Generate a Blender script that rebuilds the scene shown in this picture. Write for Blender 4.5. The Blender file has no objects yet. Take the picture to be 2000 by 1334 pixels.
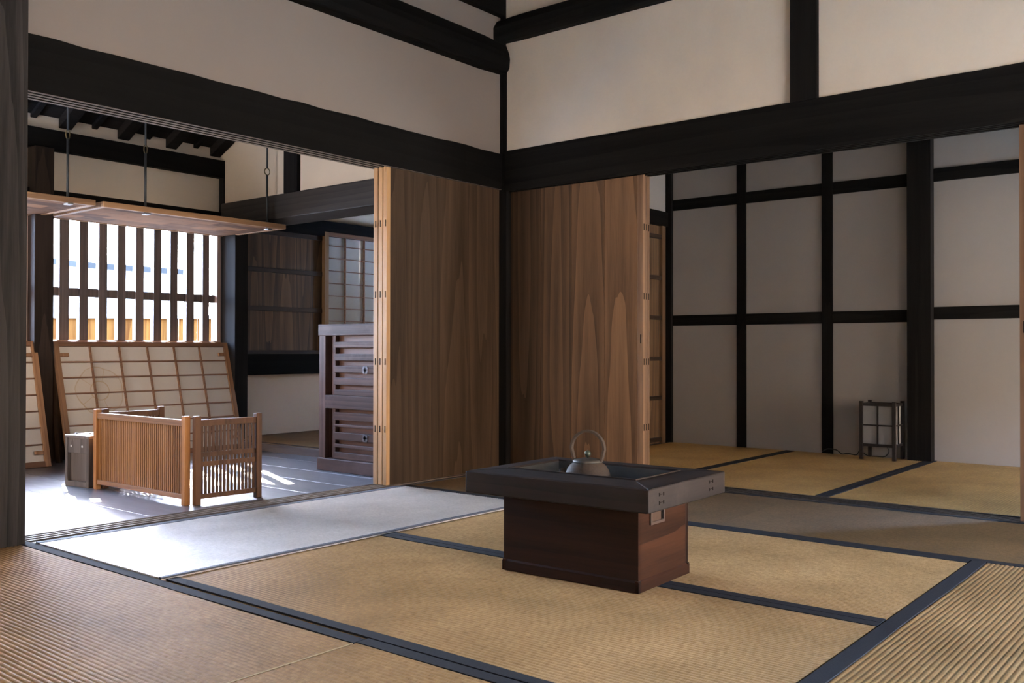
import bpy, math, random
from mathutils import Vector, Matrix
random.seed(7)
S = bpy.context.scene
COL = S.collection
R = math.radians

# ------------------------------------------------------------------ mesh helper
class MB:
    def __init__(s): s.v = []; s.f = []; s.sm = []
    def add(s, vs, fs, smooth=False):
        o = len(s.v); s.v += [tuple(v) for v in vs]
        for f in fs: s.f.append([i + o for i in f]); s.sm.append(smooth)
        return s
    def box(s, x0, x1, y0, y1, z0, z1):
        if x0 > x1: x0, x1 = x1, x0
        if y0 > y1: y0, y1 = y1, y0
        if z0 > z1: z0, z1 = z1, z0
        vs = [(x, y, z) for x in (x0, x1) for y in (y0, y1) for z in (z0, z1)]
        return s.add(vs, [(0,1,3,2),(4,6,7,5),(0,4,5,1),(2,3,7,6),(0,2,6,4),(1,5,7,3)])
    def bar(s, p, q, w, h, up=(0, 0, 1)):
        p = Vector(p); q = Vector(q); d = (q - p).normalized(); u = Vector(up)
        a = d.cross(u).normalized(); b = a.cross(d).normalized(); vs = []
        for e in (p, q):
            for i, j in ((-1,-1),(1,-1),(1,1),(-1,1)): vs.append(e + a * (i * w / 2) + b * (j * h / 2))
        return s.add(vs, [(0,3,2,1),(4,5,6,7),(0,1,5,4),(1,2,6,5),(2,3,7,6),(3,0,4,7)])
    def prism(s, poly, axis, a0, a1, smooth=False):
        n = len(poly); vs = []
        for a in (a0, a1):
            for (u, w) in poly:
                vs.append({'x': (a, u, w), 'y': (u, a, w), 'z': (u, w, a)}[axis])
        s.add(vs, [list(range(n))[::-1], list(range(n, 2*n))])
        o = len(s.v) - 2*n
        for i in range(n):
            j = (i+1) % n; s.f.append([o+i, o+j, o+n+j, o+n+i]); s.sm.append(smooth)
        return s
    def tube(s, pts, r, n=8, closed=False, flat=None):
        pts = [Vector(p) for p in pts]; k = len(pts); vs = []; prev = None
        for i, p in enumerate(pts):
            a = pts[(i-1) % k] if (closed or i > 0) else p
            b = pts[(i+1) % k] if (closed or i < k-1) else p
            d = (b - a).normalized()
            if prev is None:
                u = d.orthogonal().normalized() if flat is None else Vector(flat)
            else: u = (prev - d * prev.dot(d)).normalized()
            prev = u; w = d.cross(u)
            rr = r[i] if isinstance(r, (list, tuple)) else r
            for j in range(n):
                t = 2 * math.pi * j / n
                vs.append(p + u * (math.cos(t) * rr) + w * (math.sin(t) * rr))
        fs = []
        for i in range(k if closed else k-1):
            i2 = (i+1) % k
            for j in range(n):
                j2 = (j+1) % n; fs.append((i*n+j, i*n+j2, i2*n+j2, i2*n+j))
        if not closed:
            fs.append(tuple(range(n))[::-1]); fs.append(tuple((k-1)*n + j for j in range(n)))
        return s.add(vs, fs, True)
    def lathe(s, prof, c, n=32):
        vs = []; fs = []; k = len(prof)
        for (r, z) in prof:
            for j in range(n):
                t = 2*math.pi*j/n; vs.append((c[0]+r*math.cos(t), c[1]+r*math.sin(t), c[2]+z))
        for i in range(k-1):
            for j in range(n):
                j2 = (j+1) % n; fs.append((i*n+j, i*n+j2, (i+1)*n+j2, (i+1)*n+j))
        fs.append(tuple(range(n))[::-1]); fs.append(tuple((k-1)*n+j for j in range(n)))
        return s.add(vs, fs, True)
    def build(s, name, mat, parent=None, bevel=0.0, loc=None, local=False, label=None):
        m = bpy.data.meshes.new(name)
        xs = [v[0] for v in s.v]; ys = [v[1] for v in s.v]; zs = [v[2] for v in s.v]
        if parent is None:
            L = Vector(loc) if loc is not None else Vector(((min(xs)+max(xs))/2, (min(ys)+max(ys))/2, min(zs)))
            off = L
        else:
            off = Vector((0,0,0)) if local else wloc(parent)
        m.from_pydata([tuple(Vector(v) - off) for v in s.v], [], s.f)
        for p, sm in zip(m.polygons, s.sm): p.use_smooth = sm
        m.materials.append(mat); m.update()
        o = bpy.data.objects.new(name, m); COL.objects.link(o)
        if parent is None: o.location = L
        else: o.parent = parent
        if bevel:
            b = o.modifiers.new('b', 'BEVEL'); b.width = bevel; b.segments = 2; b.limit_method = 'ANGLE'; b.angle_limit = R(40)
        if label: o['label'] = label
        return o
def wloc(o):
    v = Vector((0, 0, 0))
    while o is not None: v = v + o.location; o = o.parent
    return v
def tag(o, label, cat, group=None, kind=None):
    o['label'] = label; o['category'] = cat
    if group: o['group'] = group
    if kind: o['kind'] = kind
    return o
def root(name, loc, label, cat, group=None, rot=(0,0,0), kind=None):
    o = bpy.data.objects.new(name, None); COL.objects.link(o); o.location = loc; o.rotation_euler = rot
    return tag(o, label, cat, group, kind)
NT = [0]
def trim(mb, mat, label, cat, bevel=0.0, group=None):
    NT[0] += 1
    return tag(mb.build('trim_%d' % NT[0], mat, None, bevel), label, cat, group, 'structure')
def B(x0, x1, y0, y1, z0, z1): return MB().box(x0, x1, y0, y1, z0, z1)

# ------------------------------------------------------------------ materials
def lin(c):
    return tuple((x/255/12.92 if x/255 <= .04045 else ((x/255+.055)/1.055)**2.4) for x in c) + (1,)
class M:
    def __init__(s, name):
        s.m = bpy.data.materials.new(name); s.m.use_nodes = True; s.t = s.m.node_tree
        s.b = s.t.nodes['Principled BSDF']; s.out = s.t.nodes['Material Output']
        s.tc = s.t.nodes.new('ShaderNodeTexCoord')
    def n(s, typ, **kw):
        nd = s.t.nodes.new('ShaderNode' + typ)
        for k, v in kw.items(): setattr(nd, k, v)
        return nd
    def l(s, a, b): s.t.links.new(a, b)
    def val(s, x, sock):
        if hasattr(x, 'is_output') or isinstance(x, bpy.types.NodeSocket): s.l(x, sock)
        else: sock.default_value = x
    def math(s, op, a, b=0.0, clamp=False):
        nd = s.n('Math', operation=op, use_clamp=clamp); s.val(a, nd.inputs[0]); s.val(b, nd.inputs[1]); return nd.outputs[0]
    def vmath(s, op, a, b):
        nd = s.n('VectorMath', operation=op); s.val(a, nd.inputs[0]); s.val(b, nd.inputs[1]); return nd.outputs[0]
    def mix(s, f, a, b, blend='MIX'):
        nd = s.n('Mix', data_type='RGBA', blend_type=blend); s.val(f, nd.inputs[0]); s.val(a, nd.inputs[6]); s.val(b, nd.inputs[7]); return nd.outputs[2]
    def ramp(s, f, stops):
        nd = s.n('ValToRGB'); s.l(f, nd.inputs[0]); e = nd.color_ramp.elements
        while len(e) < len(stops): e.new(.5)
        for i, (p, c) in enumerate(stops): e[i].position = p; e[i].color = c
        return nd.outputs[0]
    def noise(s, vec, scale, detail=4, rough=.55, dist=0):
        nd = s.n('TexNoise'); s.l(vec, nd.inputs['Vector']); nd.inputs['Scale'].default_value = scale
        nd.inputs['Detail'].default_value = detail; nd.inputs['Roughness'].default_value = rough; nd.inputs['Distortion'].default_value = dist
        return nd.outputs['Fac']
    def bump(s, h, strength, dist):
        nd = s.n('Bump'); nd.inputs['Strength'].default_value = strength; nd.inputs['Distance'].default_value = dist
        s.l(h, nd.inputs['Height']); s.l(nd.outputs[0], s.b.inputs['Normal'])
    def set(s, col=None, rough=.5, spec=.5, metal=0):
        if col is not None: s.val(col, s.b.inputs['Base Color'])
        s.val(rough, s.b.inputs['Roughness']); s.b.inputs['Specular IOR Level'].default_value = spec; s.b.inputs['Metallic'].default_value = metal
        return s.m

def wood(name, dark, light, axis='z', rough=.5, spec=.4, board=None, ring=9.0, grain=.5, bump=.25, vary=.25, wear=None, tone=None):
    """axis: grain direction; board=(cross axis, width, offset)."""
    m = M(name); P = m.tc.outputs['Object']
    oi = m.n('ObjectInfo')
    sep = m.n('SeparateXYZ'); m.l(P, sep.inputs[0])
    rnd = oi.outputs['Random']
    if board:
        c = m.math('FLOOR', m.math('DIVIDE', m.math('ADD', sep.outputs['XYZ'.index(board[0].upper())], board[2]), board[1]))
        wn = m.n('TexWhiteNoise', noise_dimensions='2D')
        cb = m.n('CombineXYZ'); m.l(c, cb.inputs[0]); m.l(rnd, cb.inputs[1]); m.l(cb.outputs[0], wn.inputs['Vector'])
        rnd = wn.outputs['Value']
    off = m.n('CombineXYZ')
    for i, k in enumerate((13.7, 5.3, 9.1)): m.l(m.math('MULTIPLY', rnd, k), off.inputs[i])
    sc = [1.0, 1.0, 1.0]; sc['xyz'.index(axis)] = .045
    v = m.vmath('ADD', m.vmath('MULTIPLY', P, tuple(sc)), off.outputs[0])
    warp = m.n('TexNoise'); m.l(v, warp.inputs['Vector']); warp.inputs['Scale'].default_value = 5; warp.inputs['Detail'].default_value = 3
    wv = m.vmath('ADD', v, m.vmath('MULTIPLY', m.vmath('SUBTRACT', warp.outputs['Color'], (.5,.5,.5)), (.12,.12,.12)))
    w = m.n('TexWave', wave_type='RINGS', rings_direction='SPHERICAL', wave_profile='SAW')
    loc = m.vmath('SUBTRACT', m.math('FRACT', 0.0) if False else wv, off.outputs[0])
    sh = m.n('CombineXYZ')
    for i, k in enumerate((7.1, 3.3, 5.7)):
        amp = .9 if 'xyz'[i] == axis else .16
        q = m.math('MULTIPLY', m.math('SUBTRACT', m.math('FRACT', m.math('MULTIPLY', rnd, k*11.3)), .5), amp*.2)
        m.l(q, sh.inputs[i])
    lv = m.vmath('ADD', loc, sh.outputs[0])
    if board:   # ring centre follows each board
        bi = 'xyz'.index(board[0])
        fr = m.math('MULTIPLY', m.math('SUBTRACT', m.math('FRACT', m.math('DIVIDE', m.math('ADD', sep.outputs[bi], board[2]), board[1])), .5), board[1])
        s2 = m.n('SeparateXYZ'); m.l(lv, s2.inputs[0]); cb2 = m.n('CombineXYZ')
        for i in range(3):
            if i == bi:
                sub = m.math('SUBTRACT', s2.outputs[i], sep.outputs[i]); m.l(m.math('ADD', sub, fr), cb2.inputs[i])
            else: m.l(s2.outputs[i], cb2.inputs[i])
        lv = cb2.outputs[0]
    m.l(lv, w.inputs['Vector']); w.inputs['Scale'].default_value = ring; w.inputs['Distortion'].default_value = 1.2
    w.inputs['Detail'].default_value = 2; w.inputs['Detail Scale'].default_value = 2
    fine = m.noise(v, 160, 3, .6); mid = m.noise(v, 22, 4, .6)
    g = m.math('ADD', m.math('MULTIPLY', w.outputs['Fac'], grain), m.math('ADD', m.math('MULTIPLY', fine, .35), m.math('MULTIPLY', mid, .75)))
    g = m.math('SUBTRACT', g, .35 + grain*.15)
    col = m.ramp(g, [(0.05, dark), (.45, tuple((a+b)/2 for a, b in zip(dark, light))), (.95, light)])
    br = m.math('ADD', m.math('MULTIPLY', rnd, vary*2), 1-vary)
    cbr = m.n('CombineColor'); [m.l(br, cbr.inputs[i]) for i in range(3)]
    col = m.mix(1.0, col, cbr.outputs[0], 'MULTIPLY')
    if tone:      # boards brighten by index: light falloff painted in, right board also paler
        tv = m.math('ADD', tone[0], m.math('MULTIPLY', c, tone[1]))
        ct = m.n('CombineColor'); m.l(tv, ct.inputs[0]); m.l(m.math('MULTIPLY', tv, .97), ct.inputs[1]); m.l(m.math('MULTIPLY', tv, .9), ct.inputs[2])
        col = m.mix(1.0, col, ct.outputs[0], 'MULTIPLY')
    if wear:
        wf = m.ramp(m.noise(P, 3.2, 6, .65), [(.48, (0,0,0,1)), (.72, (1,1,1,1))])
        col = m.mix(m.math('MULTIPLY', wf, wear[1]), col, wear[0])
    m.bump(g, bump, .002)
    m.l(m.b.inputs['Normal'].links[0].from_socket, m.b.inputs['Coat Normal'])
    return m.set(col, rough, spec)

def plain(name, col, rough=.5, spec=.4, metal=0, nz=None, bump=0, scale=30):
    m = M(name); c = col
    if nz:
        f = m.noise(m.tc.outputs['Object'], scale, 6, .6)
        c = m.mix(f, col, nz)
        if bump: m.bump(f, bump, .003)
    return m.set(c, rough, spec, metal)

def plaster(name, col, dirt, amt=.35):
    m = M(name); P = m.tc.outputs['Object']
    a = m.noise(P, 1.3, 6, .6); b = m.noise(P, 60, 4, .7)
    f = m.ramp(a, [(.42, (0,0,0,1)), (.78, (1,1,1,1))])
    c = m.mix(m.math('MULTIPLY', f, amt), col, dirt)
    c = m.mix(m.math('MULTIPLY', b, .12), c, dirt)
    m.bump(b, .12, .002)
    return m.set(c, .85, .15)

def rush(name, axis, c1, c2, rough=.5, spec=.5):
    m = M(name); P = m.tc.outputs['Object']
    sc = [1,1,1]; k = 'xyz'.index(axis)
    v1 = m.vmath('MULTIPLY', P, tuple(420 if i == k else 40 for i in range(3)))      # single rush stems across the ribs
    stem = m.noise(v1, 1.0, 2, .6)
    v2 = m.vmath('MULTIPLY', P, tuple(70 if i == k else 68 for i in range(3)))
    knot = m.noise(v2, 1.0, 1, .5)
    blot = m.noise(P, 2.6, 5, .62)
    f = m.math('ADD', m.math('MULTIPLY', stem, .55), m.math('MULTIPLY', knot, .35))
    c = m.mix(m.ramp(f, [(.28, (0,0,0,1)), (.62, (1,1,1,1))]), c1, c2)
    wz = m.ramp(blot, [(.35, (.74,.72,.68,1)), (.68, (1.06,1.05,1.04,1))])
    c = m.mix(1.0, c, wz, 'MULTIPLY')
    m.bump(stem, .25, .0008)
    # the stems lie across the ribs: smooth along themselves, rough along the rib direction
    tg = m.n('CombineXYZ'); tg.inputs['XYZ'.index(axis.upper())].default_value = 1.0
    m.l(tg.outputs[0], m.b.inputs['Tangent']); m.b.inputs['Anisotropic'].default_value = .8
    return m.set(c, rough, spec)

def coat(m, w, rough):
    b = m.node_tree.nodes['Principled BSDF']; b.inputs['Coat Weight'].default_value = w; b.inputs['Coat Roughness'].default_value = rough
BLK = wood('black_timber', (.0035,.003,.0026,1), (.0105,.0088,.0073,1), 'y', .78, .09, ring=6, grain=.25, bump=.3, vary=.15)
BLKX = wood('black_timber_x', (.006,.0054,.005,1), (.021,.0182,.0158,1), 'x', .78, .09, ring=6, grain=.25, bump=.3, vary=.15)
BLKZ = wood('black_timber_z', (.008,.007,.0065,1), (.022,.019,.017,1), 'z', .8, .06, ring=6, grain=.25, bump=.3, vary=.15)
GREYZ = wood('weathered_post', (.012,.010,.009,1), (.064,.054,.048,1), 'z', .75, .12, ring=12, grain=.25, bump=.5, vary=.1)
RIB = wood('groove_ribs', (.12,.09,.07,1), (.26,.20,.15,1), 'y', .6, .3, grain=.2)
SILL = wood('track_sill', (.035,.03,.028,1), (.10,.085,.075,1), 'y', .35, .5, grain=.2)
SILLX = wood('track_sill_x', (.02,.017,.015,1), (.055,.045,.038,1), 'x', .45, .45, grain=.2)
PLA = plaster('plaster_main', (.76,.66,.54,1), (.46,.40,.34,1))
PLL = plaster('plaster_left', (.245,.200,.166,1), (.205,.172,.15,1))  # base darkened to paint in the dimmer light on this wall
PLF = plaster('plaster_far', (.37,.335,.305,1), (.27,.245,.22,1))  # base darkened to stand in for the far room's dim light
PLS = plaster('plaster_shop', (.62,.515,.385,1), (.44,.36,.275,1))
PLW = plaster('plaster_low', (.68,.53,.385,1), (.50,.39,.29,1))
DOORA = wood('door_boards_left', (.034,.0195,.011,1), (.108,.064,.037,1), 'z', .65, .15, board=('y', .235, .05), ring=7, grain=.3, vary=.25)
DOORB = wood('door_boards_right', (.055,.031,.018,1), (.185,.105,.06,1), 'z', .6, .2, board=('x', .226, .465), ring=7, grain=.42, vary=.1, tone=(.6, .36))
EDGE = wood('door_edges', (.34,.18,.075,1), (.60,.36,.17,1), 'z', .5, .35, ring=14, grain=.25, vary=.1)  # door edges paler than the door boards
DOORC = wood('batten_door', (.07,.04,.022,1), (.20,.12,.065,1), 'z', .5, .3, board=('y', .2, 0), ring=7, grain=.4)
SLOT = plain('slot_dark', (.012,.009,.007,1), .8, .1)
HERI = plain('indigo_cloth', (.021,.021,.023,1), .85, .12, nz=(.040,.040,.043,1), bump=.3, scale=300)
HERI_B = plain('faded_cloth', (.07,.075,.09,1), .7, .35, nz=(.10,.105,.125,1), bump=.3, scale=300)
TAT_X = rush('rush_x', 'x', (.38,.22,.085,1), (.66,.42,.195,1), .55, .15)
TAT_Y = rush('rush_y', 'y', (.27,.157,.06,1), (.48,.30,.135,1), .5, .45)
TAT_F = rush('rush_far', 'y', (.36,.215,.075,1), (.64,.41,.165,1), .5, .3)
TAT_D = rush('rush_brown', 'x', (.14,.083,.034,1), (.25,.155,.072,1), .55, .4)  # darker brown base than the other rush
TAT_W = rush('rush_window_sheen', 'y', (.56,.50,.42,1), (.80,.74,.66,1), .45, .9)  # base paled to paint in the window's reflection on this mat
STRAW = plain('straw_seam', (.52,.38,.18,1), .7, .2, nz=(.66,.50,.26,1), scale=200)
FLOORW = wood('dark_floorboards', (.034,.034,.040,1), (.15,.15,.168,1), 'x', .39, .9, board=('y', .285, .03), ring=7, grain=.35, bump=.18, vary=.3)
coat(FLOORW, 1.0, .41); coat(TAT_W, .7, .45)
HEARTH = wood('hearth_boards', (.005,.0032,.0026,1), (.028,.0175,.0135,1), 'x', .55, .25, ring=8, grain=.3, wear=((.045,.032,.027,1), .4))  # front shade painted into the base; end boards stay lighter
HEARTHY = wood('hearth_boards_y', (.010,.0065,.005,1), (.05,.032,.026,1), 'y', .5, .3, ring=8, grain=.3, wear=((.075,.055,.048,1), .5))
HBOX = wood('hearth_box', (.009,.003,.0014,1), (.046,.0155,.007,1), 'x', .5, .18, ring=4, grain=.12, vary=.1)  # darker than the end boards: shade on the front put into the colour
HBOXY = wood('hearth_box_y', (.016,.0055,.0025,1), (.085,.030,.012,1), 'y', .55, .1, ring=6, grain=.3, vary=.1)
COPPER = plain('sooty_copper', (.06,.07,.072,1), .42, .5, .7, nz=(.16,.155,.15,1), bump=.2, scale=14)
ASH = plain('ash', (.25,.24,.22,1), .95, .1, nz=(.42,.40,.38,1), bump=.8, scale=40)
IRON = plain('kettle_iron', (.034,.025,.019,1), .7, .25, 0, nz=(.11,.08,.06,1), bump=.35, scale=160)
IRON2 = plain('kettle_lid_metal', (.06,.052,.044,1), .55, .4, .2, nz=(.10,.088,.075,1), bump=.15, scale=60)
PATINA = plain('green_patina', (.04,.06,.05,1), .35, .5, .7, nz=(.16,.19,.15,1), bump=.2, scale=140)
BLACKIRON = plain('black_iron', (.02,.02,.02,1), .5, .5, .6)
ROD = plain('grey_rod', (.04,.042,.04,1), .5, .4, .3)
STEEL = plain('worn_steel', (.35,.34,.33,1), .35, .5, .9)
BRASS = plain('aged_ring', (.12,.09,.04,1), .5, .4, .7)
SHOJI_F = wood('shoji_frame', (.16,.075,.035,1), (.36,.19,.09,1), 'z', .5, .35, grain=.3, ring=10)
SHOJI_H = wood('shoji_muntin', (.12,.055,.028,1), (.26,.13,.065,1), 'y', .5, .35, grain=.3, ring=10)
SCREEN = wood('screen_wood', (.17,.062,.014,1), (.50,.225,.07,1), 'z', .45, .3, grain=.3, ring=9, vary=.2)
SCREENH = wood('screen_rail', (.17,.07,.022,1), (.42,.20,.075,1), 'x', .4, .4, grain=.3, ring=9)
SCREEND = wood('screen_wood_shaded', (.06,.024,.010,1), (.16,.07,.03,1), 'z', .5, .2, grain=.3, ring=9, vary=.2)  # screen wood darkened to paint shade on the turned panels
BOXW = wood('old_box', (.05,.037,.03,1), (.16,.125,.105,1), 'z', .5, .4, grain=.35, ring=8)
CAB = wood('cabinet_lacquer', (.045,.024,.019,1), (.135,.076,.058,1), 'x', .5, .15, grain=.3, ring=9, wear=((.17,.115,.11,1), .4))
CABZ = wood('cabinet_lacquer_z', (.045,.024,.019,1), (.135,.076,.058,1), 'z', .5, .15, grain=.3, ring=9, wear=((.17,.115,.11,1), .4))
CABR = wood('cabinet_back', (.12,.05,.03,1), (.25,.12,.075,1), 'x', .45, .4, grain=.4, ring=9)
def shingle():
    m = M('shutter_boards'); P = m.tc.outputs['Object']
    bt = m.n('TexBrick'); mp = m.n('Mapping'); mp.inputs['Rotation'].default_value = (0, 0, R(90)); m.l(P, mp.inputs[0]); m.l(mp.outputs[0], bt.inputs['Vector'])
    bt.inputs['Scale'].default_value = 1; bt.inputs['Mortar Size'].default_value = .0012; bt.inputs['Brick Width'].default_value = .21; bt.inputs['Row Height'].default_value = .125
    bt.inputs['Color1'].default_value = (.30,.15,.075,1); bt.inputs['Color2'].default_value = (.05,.026,.02,1); bt.inputs['Mortar'].default_value = (.04,.02,.012,1); bt.offset = .5
    v = m.vmath('MULTIPLY', P, (9, 3, 9)); f = m.noise(v, 1.6, 5, .65)
    c = m.mix(m.ramp(f, [(.46, (0,0,0,1)), (.74, (.55,.55,.55,1))]), bt.outputs['Color'], (.30,.185,.11,1))
    g = m.noise(m.vmath('MULTIPLY', P, (120, 6, 60)), 1, 3, .6)
    c = m.mix(m.math('MULTIPLY', g, .5), c, (.15,.085,.055,1))
    m.bump(f, .3, .004)
    return m.set(c, .75, .08)
SHUT = shingle()
SHUTF = wood('shutter_frame', (.20,.10,.045,1), (.44,.25,.12,1), 'y', .5, .35, grain=.3)
LATT = wood('lattice_wood', (.06,.045,.04,1), (.16,.12,.105,1), 'z', .55, .35, grain=.3, ring=10, vary=.2)
LATT_L = wood('lattice_jamb', (.24,.17,.14,1), (.48,.36,.30,1), 'z', .55, .3, grain=.3, ring=10)  # lattice wood paled to paint daylight onto the jambs
DARKB = wood('brown_boards', (.038,.019,.0085,1), (.20,.108,.048,1), 'z', .5, .35, board=('y', .16, 0), ring=8, grain=.4, vary=.3)
DARKBAT = wood('brown_batten', (.025,.014,.009,1), (.07,.042,.027,1), 'y', .5, .3, grain=.3)
ROOF = wood('sooty_roof_boards', (.008,.006,.005,1), (.024,.019,.015,1), 'y', .8, .15, board=('x', .12, 0), grain=.3, vary=.4)
RAFT = wood('sooty_rafter', (.008,.006,.005,1), (.02,.016,.013,1), 'x', .8, .15, grain=.3)
LAMPW = wood('lamp_wood', (.014,.010,.009,1), (.04,.03,.026,1), 'z', .5, .35, grain=.3)
FENCE = wood('cedar_fence', (.026,.0095,.0028,1), (.066,.030,.0075,1), 'z', .95, .0, board=('x', .21, 0), ring=8, grain=.4, vary=.2)
STONE = plain('street_gravel', (.20,.18,.155,1), .9, .1, nz=(.27,.245,.21,1), bump=.4, scale=50)
HWALL = plaster('house_plaster', (.20,.185,.165,1), (.15,.14,.125,1))
TILE = plain('roof_tiles', (.007,.007,.0068,1), .9, .05, nz=(.013,.0128,.0125,1), bump=.4, scale=20)
CABLE = plain('black_cable', (.012,.012,.012,1), .45, .4)

def paper(name, col, trans=.25, ring=None):
    m = M(name); P = m.tc.outputs['Object']
    f = m.noise(P, 90, 4, .6); g = m.noise(P, 4, 4, .6)
    c = m.mix(m.math('MULTIPLY', f, .25), col, tuple(x*.82 for x in col[:3]) + (1,))
    if ring:
        sep = m.n('SeparateXYZ'); m.l(P, sep.inputs[0])
        dy = m.math('SUBTRACT', sep.outputs[1], ring[0]); dz = m.math('SUBTRACT', sep.outputs[2], ring[1])
        d = m.math('SQRT', m.math('ADD', m.math('MULTIPLY', dy, dy), m.math('MULTIPLY', dz, dz)))
        ang = m.math('ARCTAN2', dz, dy)
        lobe = m.math('MULTIPLY', m.math('ABSOLUTE', m.math('SINE', m.math('MULTIPLY', ang, 2.5))), .012)
        wob = m.math('ADD', d, m.math('MULTIPLY', m.math('SUBTRACT', m.noise(P, 30, 2, .5), .5), .012))
        def line(r, w): return m.math('SUBTRACT', 1.0, m.math('DIVIDE', m.math('ABSOLUTE', m.math('SUBTRACT', wob, r)), w), True)
        k = m.math('MAXIMUM', line(.062, .006), line(m.math('ADD', .150, lobe), .006))
        petal = m.math('SUBTRACT', 1.0, m.math('DIVIDE', m.math('ABSOLUTE', m.math('SINE', m.math('MULTIPLY', ang, 2.5))), .10), True)
        band = m.math('MULTIPLY', m.math('GREATER_THAN', d, .065), m.math('LESS_THAN', d, .155))
        k = m.math('MAXIMUM', k, m.math('MULTIPLY', petal, m.math('MULTIPLY', band, .7)))
        disc = m.math('MULTIPLY', m.math('LESS_THAN', d, .158), .22)
        k = m.math('MULTIPLY', m.math('ADD', m.math('MULTIPLY', k, .95), disc, True), m.math('ADD', m.math('MULTIPLY', g, .6), .4))
        c = m.mix(k, c, (.40,.27,.13,1))
    m.set(c, .8, .1)
    tr = m.n('BsdfTranslucent'); tr.inputs[0].default_value = (col[0], col[1]*.96, col[2]*.9, 1)
    mx = m.n('MixShader'); mx.inputs[0].default_value = trans
    m.l(m.b.outputs[0], mx.inputs[1]); m.l(tr.outputs[0], mx.inputs[2]); m.l(mx.outputs[0], m.out.inputs[0])
    return m.m
PAPER = paper('washi_paper', (.56,.50,.43,1), .10)
PAPER_C = paper('washi_paper_crest', (.56,.50,.43,1), .10, ring=(-.37, .47))
PAPER_L = paper('lamp_paper', (.33,.32,.31,1), .1)
PAPER_S = paper('window_paper', (.62,.60,.56,1), .3)

# ------------------------------------------------------------------ main room timber frame
SAG = lambda t: 0
trim(B(-.20, -.013, -3.12, -2.912, -.05, 3.3), GREYZ, 'weathered dark post at the near end of the wide opening to the boarded room', 'post', .004)
trim(B(-.16, -.022, -.093, .045, -.05, 2.42), BLKZ, 'slim black corner post between the two stacks of wooden sliding doors', 'post', .003)
trim(B(-.19, -.09, -.10, .0, 2.56, 3.3), BLKZ, 'short black post standing on the crossed log beams in the corner', 'post', .003)
trim(B(1.772, 1.907, -.112, -.02, 1.925, 3.3), BLKZ, 'black upright dividing the white plaster above the right lintel', 'post', .003)

def rough_beam(y0, y1, x0, x1, z0, z1, axis, n=24, amp=.004):
    """a hand-hewn beam: a box whose lower and upper front edges wander a little"""
    mb = MB(); vs = []
    for i in range(n+1):
        t = i/n; a = y0 + (y1-y0)*t
        for (u, w) in ((x0, z0), (x1, z0), (x1, z1), (x0, z1)):
            du = random.uniform(-amp, amp)*.4; dw = random.uniform(-amp, amp)*(1 if w == z1 else .25)
            vs.append((u+du, a, w+dw) if axis == 'y' else (a, u+du, w+dw))
    fs = []
    for i in range(n):
        for j in range(4):
            k = (j+1) % 4; f = (i*4+j, i*4+k, (i+1)*4+k, (i+1)*4+j); fs.append(f if axis == 'y' else f[::-1])
    e = [(3,2,1,0), tuple(n*4+j for j in range(4))]
    fs += e if axis == 'y' else [x[::-1] for x in e]
    return mb.add(vs, fs)
# lintel A with its sliding grooves
la = trim(rough_beam(-2.912, -.06, -.195, -.060, 1.714, 1.919, 'y'), BLK, 'broad black lintel over the opening to the boarded room', 'lintel')
for i, x in enumerate((-.066, -.104, -.141, -.178)):
    rb = B(x-.007, x+.007, -2.912, -.093, 1.7022, 1.716).build('groove_rib', BLK, la); B(x-.009, x+.007, -2.912, -.093, 1.7005, 1.7022).build('worn_edge', RIB, rb, label='pale worn edge of the door groove')
lb = trim(rough_beam(-.03, 5.6, -.100, .09, 1.70, 1.931, 'x', 30, .0012), BLKX, 'broad black lintel over the opening to the white walled room', 'lintel')
for y in (-.094, -.062, -.028, .008): B(-.022, 5.6, y-.006, y+.006, 1.685, 1.702).build('groove_rib', BLKX, lb)
sa = trim(B(-.185, .0, -2.912, -.093, -.05, -.010), SILL, 'grooved wooden track sill along the boarded floor', 'door track')
for x in (-.178, -.143, -.106, -.068, -.012): B(x-(.007 if x < -.02 else .012), x+(.007 if x < -.02 else .012), -2.912, -.093, -.012, .001).build('groove_rib', RIB if x < -.02 else SILL, sa)
sb = trim(B(-.022, 5.6, -.06, .10, -.05, -.010), SILLX, 'dark grooved track sill before the white walled room', 'door track')
for y in (-.052, -.022, .008, .040, .088): B(-.022, 5.6, y-.008, y+.008, -.012, .001).build('groove_rib', SILLX, sb)

def wall(name, mb, mat, label, cat='wall'):
    return tag(mb.build(name, mat), label, cat, None, 'structure')
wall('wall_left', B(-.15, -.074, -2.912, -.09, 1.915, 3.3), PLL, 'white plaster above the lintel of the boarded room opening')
wall('wall_right', B(-.03, 5.6, -.088, -.02, 1.925, 3.3), PLA, 'white plaster above the lintel of the white walled room')
wall('wall_near', B(-.15, -.05, -5.9, -3.12, -.05, 3.3), PLA, 'plaster wall this side of the weathered post')
# back and side walls of the main room; unseen side opening added for light
wall('wall_back', B(-.15, 5.8, -5.9, -5.8, -.05, 3.3), PLA, 'plaster wall behind the viewer')
sd = MB().box(5.6, 5.7, -5.8, 0.1, 1.80, 3.3).box(5.6, 5.7, -5.8, -3.1, -.05, 1.80).box(5.6, 5.7, -1.1, .1, -.05, 1.80)
wall('wall_side', sd, PLA, 'plaster wall on the garden side')

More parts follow.
